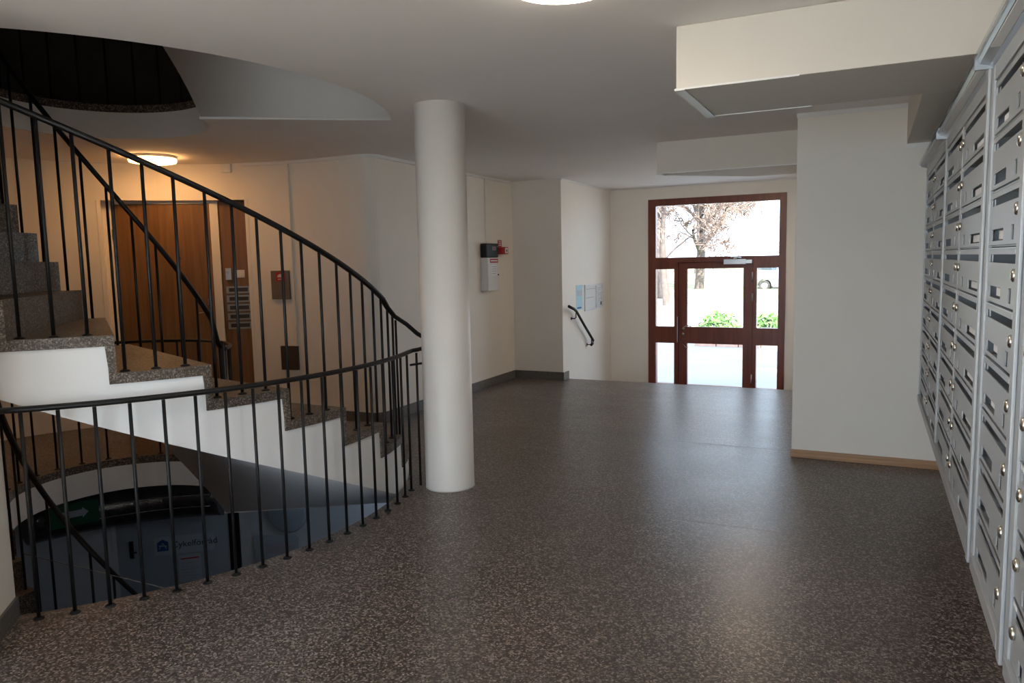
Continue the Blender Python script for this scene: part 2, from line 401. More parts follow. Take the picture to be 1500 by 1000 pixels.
# storey walls of the well above and below
struct(arc_wall(MB(), 0, 360, -STOREY, -0.264, n=80).build('wall_basement', M['bsmt']), 'grey curved basement wall below the stairs', 'wall')
struct(arc_wall(MB(), 0, 360, STOREY, 2 * STOREY - 0.26, n=80).build('wall_upper', M['panel']), 'curved wall of the storey above, coloured dark as if unlit', 'wall')
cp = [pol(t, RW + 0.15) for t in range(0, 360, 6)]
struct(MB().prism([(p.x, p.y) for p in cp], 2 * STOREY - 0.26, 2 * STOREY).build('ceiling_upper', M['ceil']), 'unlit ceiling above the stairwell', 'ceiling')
# building body above the hall (keeps sun and sky out)
struct(MB().box(-9.5, 3.0, Y_BACK - 0.1, Y_DOOR + .35, 2 * STOREY + .01, 2 * STOREY + .2).build('roof', M['house']), 'flat roof of the building', 'roof')
struct(MB().box(-9.5, 3.0, Y_DOOR + .05, Y_DOOR + .35, CEIL, 2 * STOREY).build('wall_facade', M['house']), 'outer wall above the entrance', 'wall')
struct(MB().box(-9.5, 3.0, Y_BACK - .1, Y_BACK + .1, STOREY, 2 * STOREY).build('wall_facade_rear', M['house']), 'outer rear wall of the storey above', 'wall')

# baseboards
def ribbon(mb, pts, off, z0, z1):
    """strip of thickness off along a plan path (offset to the left of travel)"""
    n = len(pts); outp = []
    for i in range(n):
        a = Vector(pts[max(i - 1, 0)]); b = Vector(pts[min(i + 1, n - 1)]); t = (b - a).normalized()
        outp.append((pts[i][0] - t.y * off, pts[i][1] + t.x * off))
    for i in range(n - 1):
        q = [pts[i], pts[i + 1], outp[i + 1], outp[i]]
        mb.add([(p[0], p[1], z) for z in (z0, z1) for p in q], [(0, 1, 5, 4), (2, 3, 7, 6), (0, 1, 2, 3), (4, 5, 6, 7), (0, 3, 7, 4), (1, 2, 6, 5)])
    return mb
bbp = [tuple(pol(DT0 + (90 - ROT - DT0) * i / 8, RW)[:2]) for i in range(9)] + path[1:] + [(XW, YJ)]
struct(ribbon(MB(), bbp, -0.012, 0, 0.105).build('baseboard_left', M['base']), 'dark stone baseboard along the cream wall', 'baseboard')
struct(ribbon(MB(), [(XW + .012, YJ), (XJ + .012, YJ), (XJ + .012, Y_EDGE)], -0.012, 0, 0.105).build('baseboard_jog', M['base']), 'dark stone baseboard at the wall corner before the steps', 'baseboard')
struct(ribbon(MB(), [tuple(p0[:2]), tuple(p1[:2])], 0.012, 0, 0.09).build('baseboard_stair_end', M['base']), 'dark stone baseboard at the foot of the white wall end', 'baseboard')
struct(MB().box(PX - 0.004, XR, PY - 0.014, PY, 0, 0.062).build('baseboard_pillar', M['oak'], bevel=0.002), 'light oak baseboard on the projecting wall block', 'baseboard')
# thin trims under the ceiling
struct(ribbon(MB(), bbp, -0.022, CEIL - 0.03, CEIL).build('trim_1', M['white']), 'thin white cable trunking along the top of the cream wall', 'trim')
struct(MB().box(PX - 0.004, 0.20, PY - 0.01, PY, CEIL - 0.03, CEIL).build('trim_2', M['white']), 'thin white trim along the top of the projecting wall block', 'trim')
struct(MB().box(XJ, -0.53, Y_DOOR - 0.012, Y_DOOR, CEIL - 0.02, CEIL).build('trim_3', M['white']), 'thin white trim above the entrance door', 'trim')
struct(MB().box(XJ, XJ + .012, YJ, Y_DOOR, CEIL - 0.02, CEIL).build('trim_4', M['white']), 'thin white trim above the notice wall', 'trim')

# boxed-in ducts under the ceiling
BZ = 2.32
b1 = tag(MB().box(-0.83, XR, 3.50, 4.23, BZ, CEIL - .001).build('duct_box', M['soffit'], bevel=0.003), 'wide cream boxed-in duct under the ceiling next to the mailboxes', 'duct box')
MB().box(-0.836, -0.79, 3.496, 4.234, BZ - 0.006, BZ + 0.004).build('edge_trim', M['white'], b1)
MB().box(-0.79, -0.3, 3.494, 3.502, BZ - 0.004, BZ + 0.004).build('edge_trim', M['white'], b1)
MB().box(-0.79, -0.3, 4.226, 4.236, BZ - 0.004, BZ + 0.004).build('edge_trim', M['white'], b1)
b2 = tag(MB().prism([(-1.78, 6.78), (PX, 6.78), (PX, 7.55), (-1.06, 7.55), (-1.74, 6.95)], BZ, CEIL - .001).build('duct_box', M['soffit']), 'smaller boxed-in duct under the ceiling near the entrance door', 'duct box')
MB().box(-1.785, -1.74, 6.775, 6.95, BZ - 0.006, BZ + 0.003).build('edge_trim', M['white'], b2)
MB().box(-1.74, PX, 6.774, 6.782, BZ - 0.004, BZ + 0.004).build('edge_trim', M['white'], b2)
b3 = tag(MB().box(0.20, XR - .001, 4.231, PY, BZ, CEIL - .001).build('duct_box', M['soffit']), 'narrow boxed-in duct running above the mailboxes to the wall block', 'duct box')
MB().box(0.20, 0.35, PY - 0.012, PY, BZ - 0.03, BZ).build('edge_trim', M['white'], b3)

# steps down to the entrance
fe = struct(MB().box(XJ, PX, Y_EDGE + .601, Y_DOOR, Z_LOW - 0.1, Z_LOW).build('floor_entrance', M['terr']), 'terrazzo floor at the foot of the entrance steps', 'floor')
for i in range(3):
    z = -RISE * 0.93 * (i + 1)
    if i < 2:
        tag(MB().box(XJ, PX, Y_EDGE + 0.3 * i + .0005, Y_EDGE + 0.3 * (i + 1), Z_LOW, z).build('entrance_step', M['terr']),
            ['terrazzo step just below the hall floor towards the door', 'lowest terrazzo step in front of the entrance door'][i], 'step')

# ------------------------------------------------------------------ column
col_o = MB().lathe((-2.629, 4.394, 0), (0, 0, 1), [(0.172, 0), (0.1695, 0.012), (0.1695, CEIL - .0)], 48).build('column', M['column'])
tag(col_o, 'round white column standing next to the foot of the spiral stairs', 'column')

# ------------------------------------------------------------------ spiral stairs
def step_mesh(mb, k, z0, TH1=TH1):
    """L-shaped terrazzo step: tread with a riser hanging under its nosing"""
    th = TH1 - (k - 1) * DTH; zt = z0 + k * RISE; zb = z0 + (k - 1) * RISE + 0.0005
    def sect(outer):
        rows = []
        r_here = RO if outer else 0.65
        a1, a2 = degrees(0.042 / r_here), degrees(0.032 / r_here)
        ang = [(0, zt), (DTH * .35, zt), (DTH * .7, zt), (DTH + degrees(.0335 / RO), zt), (DTH + degrees(.0335 / RO), zt - TH_T), (DTH * .7, zt - TH_T), (DTH * .35, zt - TH_T), (min(a1, DTH * .34), zt - TH_T), (a2, zb), (0, zb)]
        for a, z in ang:
            t = th - a; r = RO if outer else ri(t)
            rows.append(pol(t, r, z))
        return rows
    A, B = sect(True), sect(False); n = len(A)
    caps = lambda o: [(o + 0, o + 1, o + 6, o + 7), (o + 1, o + 2, o + 5, o + 6), (o + 2, o + 3, o + 4, o + 5), (o + 0, o + 7, o + 8, o + 9)]
    mb.add(A + B, [(i, (i + 1) % n, n + (i + 1) % n, n + i) for i in range(n)] + caps(0) + caps(n))
    return mb

def flight(z0, label, sh=0.0):
    T1 = TH1 + sh; lz = lambda t: line_z(t - sh); SO = lambda t: 0.266 + 0.017 * min(1.0, max(0.0, (T1 - t) / 25))
    root = thing('spiral_staircase', label, 'staircase', pol(TH1, 1.4, z0))
    for k in range(1, NR):
        step_mesh(MB(), k, z0, T1).build('step', M['step'], root)
    # plastered body: outer cheek, soffit and inner cheek
    mb = MB(); ro = RO - 0.012
    a, b = T1 + .02, T1 - degrees(.034 / RO)
    zb_ = lz(b) - SO(b)
    mb.add([pol(t, r, z0 + (zz if zz > -.1 or t == a else zb_)) for zz in (-.265, -.001) for t, r in ((a, ro), (b, ro), (b, ri(b) + .012), (a, ri(a) + .012))],
           [(0, 1, 2, 3), (4, 5, 6, 7), (0, 1, 5, 4), (1, 2, 6, 5), (2, 3, 7, 6), (3, 0, 4, 7)])
    for k in range(1, NR):
        t0 = T1 - (k - 1) * DTH - degrees(.034 / RO); t1 = T1 - k * DTH - degrees(.034 / RO); zt = z0 + k * RISE - TH_T - 0.001
        n = 5
        for i in range(n):
            a, b = t0 + (t1 - t0) * i / n, t0 + (t1 - t0) * (i + 1) / n
            za, zb = z0 + lz(a) - SO(a), z0 + lz(b) - SO(b)
            ria, rib = ri(a) + .012, ri(b) + .012
            mb.add([pol(a, ro, za), pol(b, ro, zb), pol(b, rib, zb), pol(a, ria, za)], [(0, 1, 2, 3)], smooth=True)
            mb.add([pol(a, ro, za), pol(b, ro, zb), pol(b, rib, zb), pol(a, ria, za), pol(a, ro, zt), pol(b, ro, zt), pol(b, rib, zt), pol(a, ria, zt)],
                   [(0, 1, 5, 4), (2, 3, 7, 6), (4, 5, 6, 7)] + ([(0, 3, 7, 4)] if i == 0 else []) + ([(1, 2, 6, 5)] if i == n - 1 else []))
    mb.build('stringer', M['string'], root)
    return root

flight(0, 'terrazzo spiral stairs with white plastered underside rising from the hall')
flight(-STOREY, 'dark terrazzo spiral stairs leading down to the basement', DTH)
flight(STOREY, 'underside of the spiral stairs continuing above the ceiling opening')

# ------------------------------------------------------------------ railings
BR = 0.0085
def baluster(parent, p, ztop, flange=True, r=BR):
    o = MB().tube([p, (p.x, p.y, ztop)], r, 8).build('baluster', M['black'], parent)
    if flange:
        MB().lathe(p, (0, 0, 1), [(0.024, 0), (0.024, 0.003), (0.016, 0.008), (r, 0.010)], 12).build('flange', M['black'], o)
    return o
# guard rail on the hall floor along the well
RB = 2.20
r1 = thing('guard_railing', 'black steel guard railing along the floor edge from the column to the white wall end', 'railing', pol(-40, RB, 0))
for i in range(18):
    th = -70.3 + 63.1 * i / 17
    baluster(r1, pol(th, RB, 0), 0.94)
th_s = [-72.5 + 66.0 * i / 40 for i in range(41)]
hr = [pol(t, RB, 0.955) for t in th_s] + [pol(-4.2, RB + .012, .957), W(-.655, 5.12, .962), W(-.61, 5.17, .97)]
MB().tube(hr, 0.019, 10, ry=0.014).build('handrail', M['black'], r1)
MB().tube([pol(-4.9, RB, .86), W(-.60, 5.165, .865)], 0.008, 8).build('bracket', M['black'], r1)
MB().tube([W(-.665, 5.12, .0), W(-.665, 5.12, .94)], BR, 8).build('baluster', M['black'], r1)

def outer_rail(z0, label, t_from=4.0, t_to=-158, nskip=0):
    root = thing('stair_railing', label, 'railing', pol(t_from, 2.06, z0))
    for k in range(1 + nskip, NR):
        for j in range(3):
            th = TH1 - (k - 1) * DTH - DTH * (0.26 + 0.325 * j)
            if th < t_to or th > t_from: continue
            baluster(root, pol(th, 2.065, z0 + k * RISE), z0 + line_z(th) + 1.05)
    n = 90
    pts = [W(-.61, 5.185, z0 + 1.035), W(-.66, 5.165, z0 + 1.07), W(-.725, 5.12, z0 + 1.14), pol(-5.2, 2.105, z0 + 1.20), pol(-7, 2.075, z0 + 1.265)]
    pts += [pol(-9 + (t_to + 9) * i / n, 2.065, z0 + line_z(-9 + (t_to + 9) * i / n) + 1.06) for i in range(n + 1)]
    MB().tube(pts, 0.021, 10, ry=0.015).build('handrail', M['black'], root)
    return root
outer_rail(0, 'black steel railing climbing along the outer edge of the spiral stairs')

def inner_rail(z0, label, t_to=-158, sh=0.0):
    TH1 = TH1_ + sh; line_z = lambda t: (TH1 - t) / DTH * RISE
    root = thing('stair_railing', label, 'railing', pol(TH1, ri(TH1) + .03, z0))
    def rp(t, z): return pol(t, ri(t) + 0.035, z)
    for k in range(1, NR):
        th = TH1 - (k - 1) * DTH - DTH * 0.55
        if th < t_to: continue
        baluster(root, rp(th, z0 + k * RISE), z0 + line_z(th) + 1.08, flange=False)
    n = 70
    pts = [rp(TH1 + 2, z0 + .98), rp(TH1 - 2, z0 + 1.03)] + [rp(TH1 - 6 + (t_to - TH1 + 6) * i / n, z0 + line_z(TH1 - 6 + (t_to - TH1 + 6) * i / n) + 1.09) for i in range(n + 1)]
    MB().tube(pts, 0.021, 10, ry=0.015).build('handrail', M['black'], root)
    p = rp(TH1 + 3, z0)
    MB().lathe(p, (0, 0, 1), [(0.03, 0), (0.022, 0.01), (0.022, 0.99), (0.018, 1.01), (0.008, 1.02)], 14).build('newel_post', M['black'], root)
    return root
inner_rail(0, 'steep black inner railing around the eye of the spiral stairs')
inner_rail(-STOREY, 'black inner railing of the stairs going down to the basement', -145, DTH)

def eye_rail(z0, label):
    root = thing('landing_railing', label, 'railing', pol(90, ri(90) + .05, z0))
    def rp(t, z): return pol(t, ri(t) + 0.05, z)
    n = 15
    for i in range(1, n):
        th = TH1 + (360 + TH_END - TH1) * i / n
        baluster(root, rp(th, z0), z0 + 0.95)
    pts = [rp(TH1 + 3 + (360 + TH_END - TH1 - 3) * i / 50, z0 + 0.96) for i in range(51)]
    MB().tube(pts, 0.017, 10, ry=0.013).build('handrail', M['black'], root)
eye_rail(0, 'black landing railing around the stair eye in front of the apartment door')
eye_rail(STOREY, 'shadowed landing railing around the stair eye one storey up')

# ------------------------------------------------------------------ ceiling lamps
def lamp(loc, m, label, r=0.21):
    root = thing('ceiling_lamp', label, 'lamp', loc)
    MB().lathe((loc[0], loc[1], loc[2]), (0, 0, -1), [(r * .97, 0), (r, 0.008), (r, 0.022), (r * .985, 0.024)], 40).build('housing', M['white'], root)
    MB().lathe((loc[0], loc[1], loc[2] - .0245), (0, 0, -1), [(r * .98, 0), (r * .985, 0.02), (r * .95, 0.032), (r * .8, 0.038), (r * .4, 0.041)], 40).build('diffuser', m, root)
lamp((-1.04, 2.63, CEIL), M['lampn'], 'round flat ceiling lamp above the open hall floor')
lamp((-6.06, 4.93, CEIL), M['lampw'], 'round warm ceiling lamp in front of the apartment door')
bl = pol(38, 2.0); lamp((bl.x, bl.y, -0.2645), M['lampc'], 'unseen cool lamp added under the basement ceiling to brighten it')  # out of sight, added to lift the dark basement
lamp((-1.25, 8.7, CEIL), M['lampe'], 'round warm ceiling lamp behind the smaller duct box near the entrance')
lamp((-1.3, -0.8, CEIL), M['lampn'], 'unseen ceiling lamp added behind the viewer to brighten the hall')  # out of sight, added to raise the light in the hall

# ------------------------------------------------------------------ apartment door in the curved wall
DPL = 2.45
dd = dirc(DTM); o0 = Vector((CX + dd.x * DPL, CY + dd.y * DPL, 0))
F_APT = frame(o0, (dd.y, -dd.x, 0), (-dd.x, -dd.y, 0))
W2 = 0.70
rev = MB(F_APT)
for sx in (-1, 1):
    rev.box(sx * W2, sx * (W2 + .14), -0.16, 0.12, 0, 2.24)
rev.box(-W2 - .14, W2 + .14, -0.05, 0.12, 2.24, 2.36)
rev.box(-W2 - .14, W2 + .14, 0.06, 0.12, 0, 2.24)
struct(rev.build('wall_recess', M['wall']), 'cream recess around the apartment door', 'wall')
d2 = thing('door_2', 'flat oak apartment door with peephole in the curved wall', 'door', o0); d2['kind'] = 'structure'
MB(F_APT).box(-0.622, 0.302, 0.0, 0.04, 0.005, 2.205).build('leaf', M['door'], d2, bevel=0.003)
fr = MB(F_APT); fr.box(-W2, -0.626, -0.01, 0.06, 0, 2.24); fr.box(0.308, 0.388, -0.02, 0.06, 0, 2.24); fr.box(-0.626, 0.308, -0.01, 0.06, 2.21, 2.24)
fr.build('frame', M['wall'], d2)
h = MB(F_APT); h.lathe((0.255, -0.001, 1.10), (0, -1, 0), [(0.024, 0), (0.024, .006), (.009, .008), (.009, .045)], 16); h.tube([(0.255, -.045, 1.10), (0.235, -.05, 1.10), (0.14, -.05, 1.098)], 0.009, 8)
h.build('door_handle', M['chrome'], d2)
MB(F_APT).lathe((-0.01, -0.001, 1.66), (0, -1, 0), [(0.012, 0), (0.011, .004), (.006, .005)], 12).build('peephole', M['brownp'], d2)
MB(F_APT).box(0.235, 0.275, -0.004, 0.0, 1.17, 1.24).build('lock_plate', M['chrome'], d2, bevel=.001)
MB(F_APT).box(-0.63, -0.612, -0.012, 0.001, 1.86, 1.96).build('hinge', M['chrome'], d2)
pn = thing('letterbox_panel', 'narrow oak panel with five letter slots beside the apartment door', 'panel', o0 + Vector((0, 0, 0)))
MB(F_APT).box(0.392, 0.695, 0.0, 0.04, 0.005, 2.235).build('board', M['door'], pn, bevel=.003)
for i in range(5):
    z = 1.325 - 0.093 * i
    s_ = MB(F_APT).plate(0.425, 0.665, z - .036, z + .036, -0.012, 0, [(0.45, 0.64, z - .02, z + .02)]).build('letter_slot', M['slotm'], pn)
    MB(F_APT).box(0.45, 0.64, -0.004, -0.001, z - .02, z + .02).build('flap', M['brownp'], s_)
ic = tag(MB(F_APT).box(0.43, 0.485, -0.03, -0.0005, 1.43, 1.55).lathe((0.457, -0.03, 1.51), (0, -1, 0), [(0.016, 0), (0.015, .004), (.004, .005)], 14).build('key_switch', M['alu'], bevel=.002), 'small grey metal key switch on the oak letterbox panel', 'switch')
sw = thing('light_switch', 'square white light switch on the oak letterbox panel', 'switch', F_APT @ Vector((.575, 0, 1.49)))
MB(F_APT).box(0.535, 0.615, -0.008, -0.0005, 1.45, 1.53).build('cover', M['white'], sw, bevel=.002)
MB(F_APT).box(0.55, 0.60, -0.013, -0.0081, 1.465, 1.515).build('rocker', M['white'], sw, bevel=.001)

# ------------------------------------------------------------------ items on the curved wall
def F_R(th, r=RW): d = dirc(th); return frame((CX + d.x * r, CY + d.y * r, 0), (d.y, -d.x, 0), (-d.x, -d.y, 0))
F = F_R(76.4)
t = thing('fire_hatch', 'grey brown hatch with red fire sign on the curved wall', 'hatch', F @ Vector((0, 0, 1.37)))
MB(F).box(-0.10, 0.10, -0.035, 0.006, 1.225, 1.515).build('cover', M['plate'], t, bevel=.003)
sg = MB(F).box(-0.04, 0.062, -0.038, -0.0352, 1.41, 1.497).build('sign_plate', M['red'], t)
hd = [(-0.03 + .041, 1.45)]
arc = [(0.011 + 0.036 * cos(radians(a)), 1.448 + 0.032 * sin(radians(a))) for a in range(0, 181, 15)]
mb = MB(F); mb.add([(x, y, z) for y in (-0.0388, -0.0382) for x, z in arc], [tuple(range(13)), tuple(range(13, 26))] + [(i, (i + 1) % 13, 13 + (i + 1) % 13, 13 + i) for i in range(13)])
mb.build('half_disc', M['paper'], sg)
MB(F).box(-0.02, 0.045, -0.0388, -0.0382, 1.424, 1.432).build('print_line', M['paper'], sg)
MB(F).lathe((-0.03, -0.035, 1.385), (0, -1, 0), [(0.006, 0), (0.005, .003)], 10).build('lock', M['red'], t)
F = F_R(74.9)
tag(MB(F).box(-0.10, 0.095, -0.03, 0.006, 0.50, 0.745).build('wall_hatch', M['brownp'], bevel=.003), 'dark brown square hatch low on the curved wall', 'hatch')
F = F_R(73.1)
tag(MB(F).box(-0.012, 0.012, -0.024, 0.002, 0.746, CEIL - .03).build('cable_duct', M['wall'], bevel=.002), 'vertical cable duct on the curved wall above the brown hatch', 'cable duct')
F = F_R(88.8)
tag(MB(F).box(-0.05, 0.05, -0.035, 0.004, 2.51, 2.597).build('detector', M['white'], bevel=.006), 'small white sensor box under the ceiling above the letterbox panel', 'sensor')

# ------------------------------------------------------------------ alarm panel group on the long wall (faces +x)
F = frame((XW, 0, 0), (0, 1, 0), (1, 0, 0))
t = thing('alarm_panel', 'black fire alarm display panel on the cream wall', 'alarm panel', F @ Vector((8.21, 0, 1.70)))
MB(F).box(8.055, 8.375, -0.09, -0.0005, 1.612, 1.785).build('case', M['black'], t, bevel=.012)
MB(F).box(8.20, 8.31, -0.0925, -0.0902, 1.70, 1.75).build('display', M['plate'], t)
MB(F).box(8.335, 8.35, -0.0925, -0.0902, 1.74, 1.755).build('indicator', M['inkg'], t)
t = thing('electrical_cabinet', 'white metal cabinet with red label under the black alarm panel', 'cabinet', F @ Vector((8.21, 0, 1.40)))
MB(F).box(8.06, 8.36, -0.092, -0.0005, 1.205, 1.611).build('body', M['wmetal'], t, bevel=.004)
MB(F).box(8.068, 8.352, -0.098, -0.0921, 1.213, 1.603).build('door', M['wmetal'], t, bevel=.002)
lb = MB(F).box(8.12, 8.34, -0.0995, -0.0982, 1.548, 1.598).build('label_plate', M['red'], t)
MB(F).box(8.14, 8.32, -0.1002, -0.0996, 1.567, 1.580).build('print_line', M['paper'], lb)
pp = MB(F).box(8.15, 8.30, -0.0992, -0.0982, 1.40, 1.525).build('notice', M['paper'], t)
for i in range(4): MB(F).box(8.165, 8.285, -0.0998, -0.0993, 1.415 + .027 * i, 1.421 + .027 * i).build('print_line', M['inkg'], pp)
MB(F).lathe((8.335, -0.098, 1.40), (0, -1, 0), [(0.010, 0), (0.009, .008), (.003, .009)], 10).build('lock', M['black'], t)
t = thing('fire_call_point', 'red fire call point with white front beside the black panel', 'call point', F @ Vector((8.62, 0, 1.70)))
MB(F).box(8.53, 8.72, -0.06, -0.0005, 1.655, 1.745).build('body', M['red'], t, bevel=.004)
MB(F).box(8.62, 8.70, -0.064, -0.0602, 1.668, 1.735).build('front', M['paper'], t)
MB(F).box(8.645, 8.675, -0.067, -0.0642, 1.685, 1.715).build('button', M['plate'], t)
t = tag(MB(F).box(8.535, 8.64, -0.006, -0.0005, 1.75, 1.832).build('fire_sign', M['red']), 'small red sign above the fire call point', 'sign')
for i in range(3): MB(F).box(8.55, 8.625, -0.0068, -0.0061, 1.765 + .022 * i, 1.773 + .022 * i).build('print_line', M['paper'], t)
tag(MB(F).box(8.195, 8.215, -0.02, -0.0005, 1.786, CEIL - .031).build('cable_duct', M['wall'], bevel=.002), 'vertical cable duct from the ceiling to the black alarm panel', 'cable duct')

# ------------------------------------------------------------------ notices and handrail by the steps
F = frame((XJ, 0, 0), (0, 1, 0), (1, 0, 0))
t = thing('notice_sheet', 'pale blue plastic sheet on the wall left of the framed notices', 'notice', F @ Vector((9.58, 0, 1.05)))
MB(F).box(9.47, 9.72, -0.004, -0.0005, .885, 1.22).build('sheet', M['blue'], t)
MB(F).box(9.49, 9.70, -0.005, -0.0041, 1.07, 1.15).build('print_field', M['signw'], t)
MB(F).box(9.50, 9.66, -0.005, -0.0041, .90, .92).build('print_line', M['dblue'], t)
def notice(y0, y1, z0, z1, label, lines, mark=False):
    t = thing('framed_notice', label, 'notice', F @ Vector(((y0 + y1) / 2, 0, z0)))
    MB(F).plate(y0, y1, z0, z1, -0.018, -0.0005, [(y0 + .03, y1 - .03, z0 + .022, z1 - .022)]).build('frame', M['framem'], t, bevel=.001)
    s_ = MB(F).box(y0 + .022, y1 - .022, -0.008, -0.0006, z0 + .022, z1 - .022).build('sheet', M['paper'], t)
    MB(F).add([(y0 + .02, -.0125, z0 + .02), (y1 - .02, -.0125, z0 + .02), (y1 - .02, -.0125, z1 - .02), (y0 + .02, -.0125, z1 - .02)], [(0, 1, 2, 3)]).build('pane', M['glass'], t)
    for i in range(lines):
        zz = z1 - .06 - (z1 - z0 - .12) * i / max(1, lines)
        MB(F).box(y0 + .05, y1 - .05 - .06 * (i % 3), -0.0087, -0.0081, zz - .006, zz).build('print_line', M['inkg'], s_)
    if mark: MB(F).box(y1 - .10, y1 - .04, -0.0087, -0.0081, z0 + .04, z0 + .09).build('print_mark', M['ink'], s_)
notice(9.79, 10.28, .85, 1.215, 'wide framed notice between the blue sheet and the narrow frame', 2)
notice(10.285, 10.55, .86, 1.215, 'narrow framed notice with dense lines beside the wide frame', 9, True)
t = thing('wall_handrail', 'short sloping black handrail on the wall beside the entrance steps', 'handrail', F @ Vector((9.45, 0, .5)))
MB(F).tube([(9.02, -.07, .965), (9.22, -.07, .915), (9.30, -.07, .88), (9.60, -.07, .665), (9.95, -.07, .425), (9.93, -.07, .385), (9.86, -.07, .37)], .017, 10, ry=.02).build('rail', M['black'], t)
for yy, zz in ((9.28, .885), (9.88, .47)):
    MB(F).lathe((yy, 0, zz - .10), (0, -1, 0), [(.022, 0), (.022, .004), (.008, .006)], 12).tube([(yy, 0, zz - .10), (yy, -.05, zz - .10), (yy, -.068, zz - .085), (yy, -.07, zz - .02)], .007, 8).build('bracket', M['black'], t)

# ------------------------------------------------------------------ entrance door
t = thing('door_1', 'dark red wooden entrance door with glass panes, side lights and transom', 'door', (-2.04, Y_DOOR, Z_LOW)); t['kind'] = 'structure'
holes = [(-2.894, -1.163, 1.57, 2.327), (-2.894, -2.62, .55, 1.40), (-2.894, -2.62, -.31, .305), (-1.45, -1.163, .55, 1.40), (-1.45, -1.163, -.31, .305), (-2.562, -1.504, Z_LOW + .02, 1.495)]
MB(F_DOOR).plate(DX0, DX1, Z_LOW, DZ1, -0.015, 0.085, holes).build('frame', M['mahog'], t, bevel=.003)
for a, b, c, d_ in holes[:5]:
    MB(F_DOOR).box(a - .01, b + .01, 0.04, 0.046, c - .01, d_ + .01).build('pane', M['glass'], t)
stp = MB(F_DOOR).plate(-2.562, -1.504, Z_LOW + .02, 1.495, 0.062, 0.085, [(-2.535, -1.531, Z_LOW + .04, 1.468)]).build('door_stop', M['mahog'], t)
lf = MB(F_DOOR).plate(-2.556, -1.510, Z_LOW + .025, 1.49, 0.0, 0.06, [(-2.428, -1.636, .55, 1.40), (-2.428, -1.636, -.31, .305)]).build('leaf', M['mahog'], t, bevel=.003)
for c, d_ in ((.55, 1.40), (-.31, .305)):
    MB(F_DOOR).box(-2.438, -1.626, 0.027, 0.033, c - .01, d_ + .01).build('pane', M['glass'], lf)
h = MB(F_DOOR); h.lathe((-2.49, 0, .52), (0, -1, 0), [(.026, 0), (.026, .006), (.010, .008), (.010, .05)], 16)
h.tube([(-2.49, -.05, .52), (-2.47, -.055, .54), (-2.42, -.055, .575), (-2.37, -.055, .57), (-2.36, -.055, .55)], .010, 8); h.lathe((-2.49, 0, .44), (0, -1, 0), [(.02, 0), (.02, .008), (.012, .010)], 14)
h.build('door_handle', M['chrome'], lf)
MB(F_DOOR).tube([(-2.47, -.002, .30), (-2.47, -.04, .29), (-2.43, -.05, .245), (-2.40, -.05, .26)], .009, 8).build('lower_handle', M['chrome'], lf)
MB(F_DOOR).box(-2.575, -2.563, -0.019, -0.0151, .32, .70).build('edge_plate', M['alu'], t)
cl = MB(F_DOOR); cl.box(-1.90, -1.60, -0.06, -0.0155, 1.458, 1.528); cl.box(-1.60, -1.515, -0.05, -0.0155, 1.468, 1.518)
cl.tube([(-1.66, -.06, 1.545), (-1.74, -.12, 1.56), (-1.80, -.07, 1.56)], .010, 6); cl.lathe((-1.74, -.07, 1.528), (0, 0, 1), [(.02, 0), (.02, .02)], 12)
cl.build('door_closer', M['alu'], t)
for z in (1.28, .985, -.18):
    MB(F_DOOR).tube([(-1.508, -.018, z - .065), (-1.508, -.018, z + .065)], .011, 10).build('hinge', M['alu'], t)
MB(F_DOOR).box(-2.55, -1.515, -0.02, 0.085, Z_LOW, Z_LOW + .02).build('threshold', M['alu'], t)

# ------------------------------------------------------------------ mailboxes
MX = 0.335; MZ0 = 0.547; RP = 0.1705; ROWS = 9
F = frame((MX, 0, 0), (0, -1, 0), (-1, 0, 0))     # local x = -y world, so s = -y
DOORW = None
def door_mesh(w, lock_right, tagname):
    hgt = RP - 0.012
    def sx(a, b): return (a * w, b * w) if lock_right else ((1 - b) * w, (1 - a) * w)
    holes = [(*sx(.04, .95), hgt * .745, hgt * .90), (*sx(.09, .50), hgt * .08, hgt * .30), (*sx(.74, .82), hgt * .07, hgt * .33)]
    mb = MB(Matrix(((0, 0, 0, 0), (-1, 0, 0, 0), (0, 0, 1, 0), (0, 0, 0, 1))))
    mb.M = Matrix(((0, 1, 0, 0), (-1, 0, 0, 0), (0, 0, 1, 0), (0, 0, 0, 1)))
    mb.plate(0, w, 0, hgt, 0, 0.004, holes)
    me = mb.mesh('mailbox_door', M['grey'])
    lx = (.945 if lock_right else .085) * w
    mk = lambda: MB(mb.M)
    lock = mk().lathe((lx, 0, hgt * .56), (0, -1, 0), [(.0135, 0), (.0165, .001), (.0175, .005), (.0165, .009), (.011, .012), (.003, .013)], 16).mesh('lock', M['chrome'])
    na = sx(.20, .50)
    card = mk().box(na[0], na[1], 0.012, 0.014, hgt * .11, hgt * .27).mesh('name_card', M['paper'])
    ta = sx(.90, .97)
    tab = mk().box(ta[0], ta[1], -0.0012, -0.0002, hgt * .925, hgt * .99).mesh('number_tab', M['paper'])
    ca = sx(.055, .10)
    catch = mk().box(ca[0], ca[1], 0.006, 0.008, hgt * .75, hgt * .89).mesh('catch', M['alu'])
    return me, lock, card, tab, catch
TOPZ = MZ0 + ROWS * RP
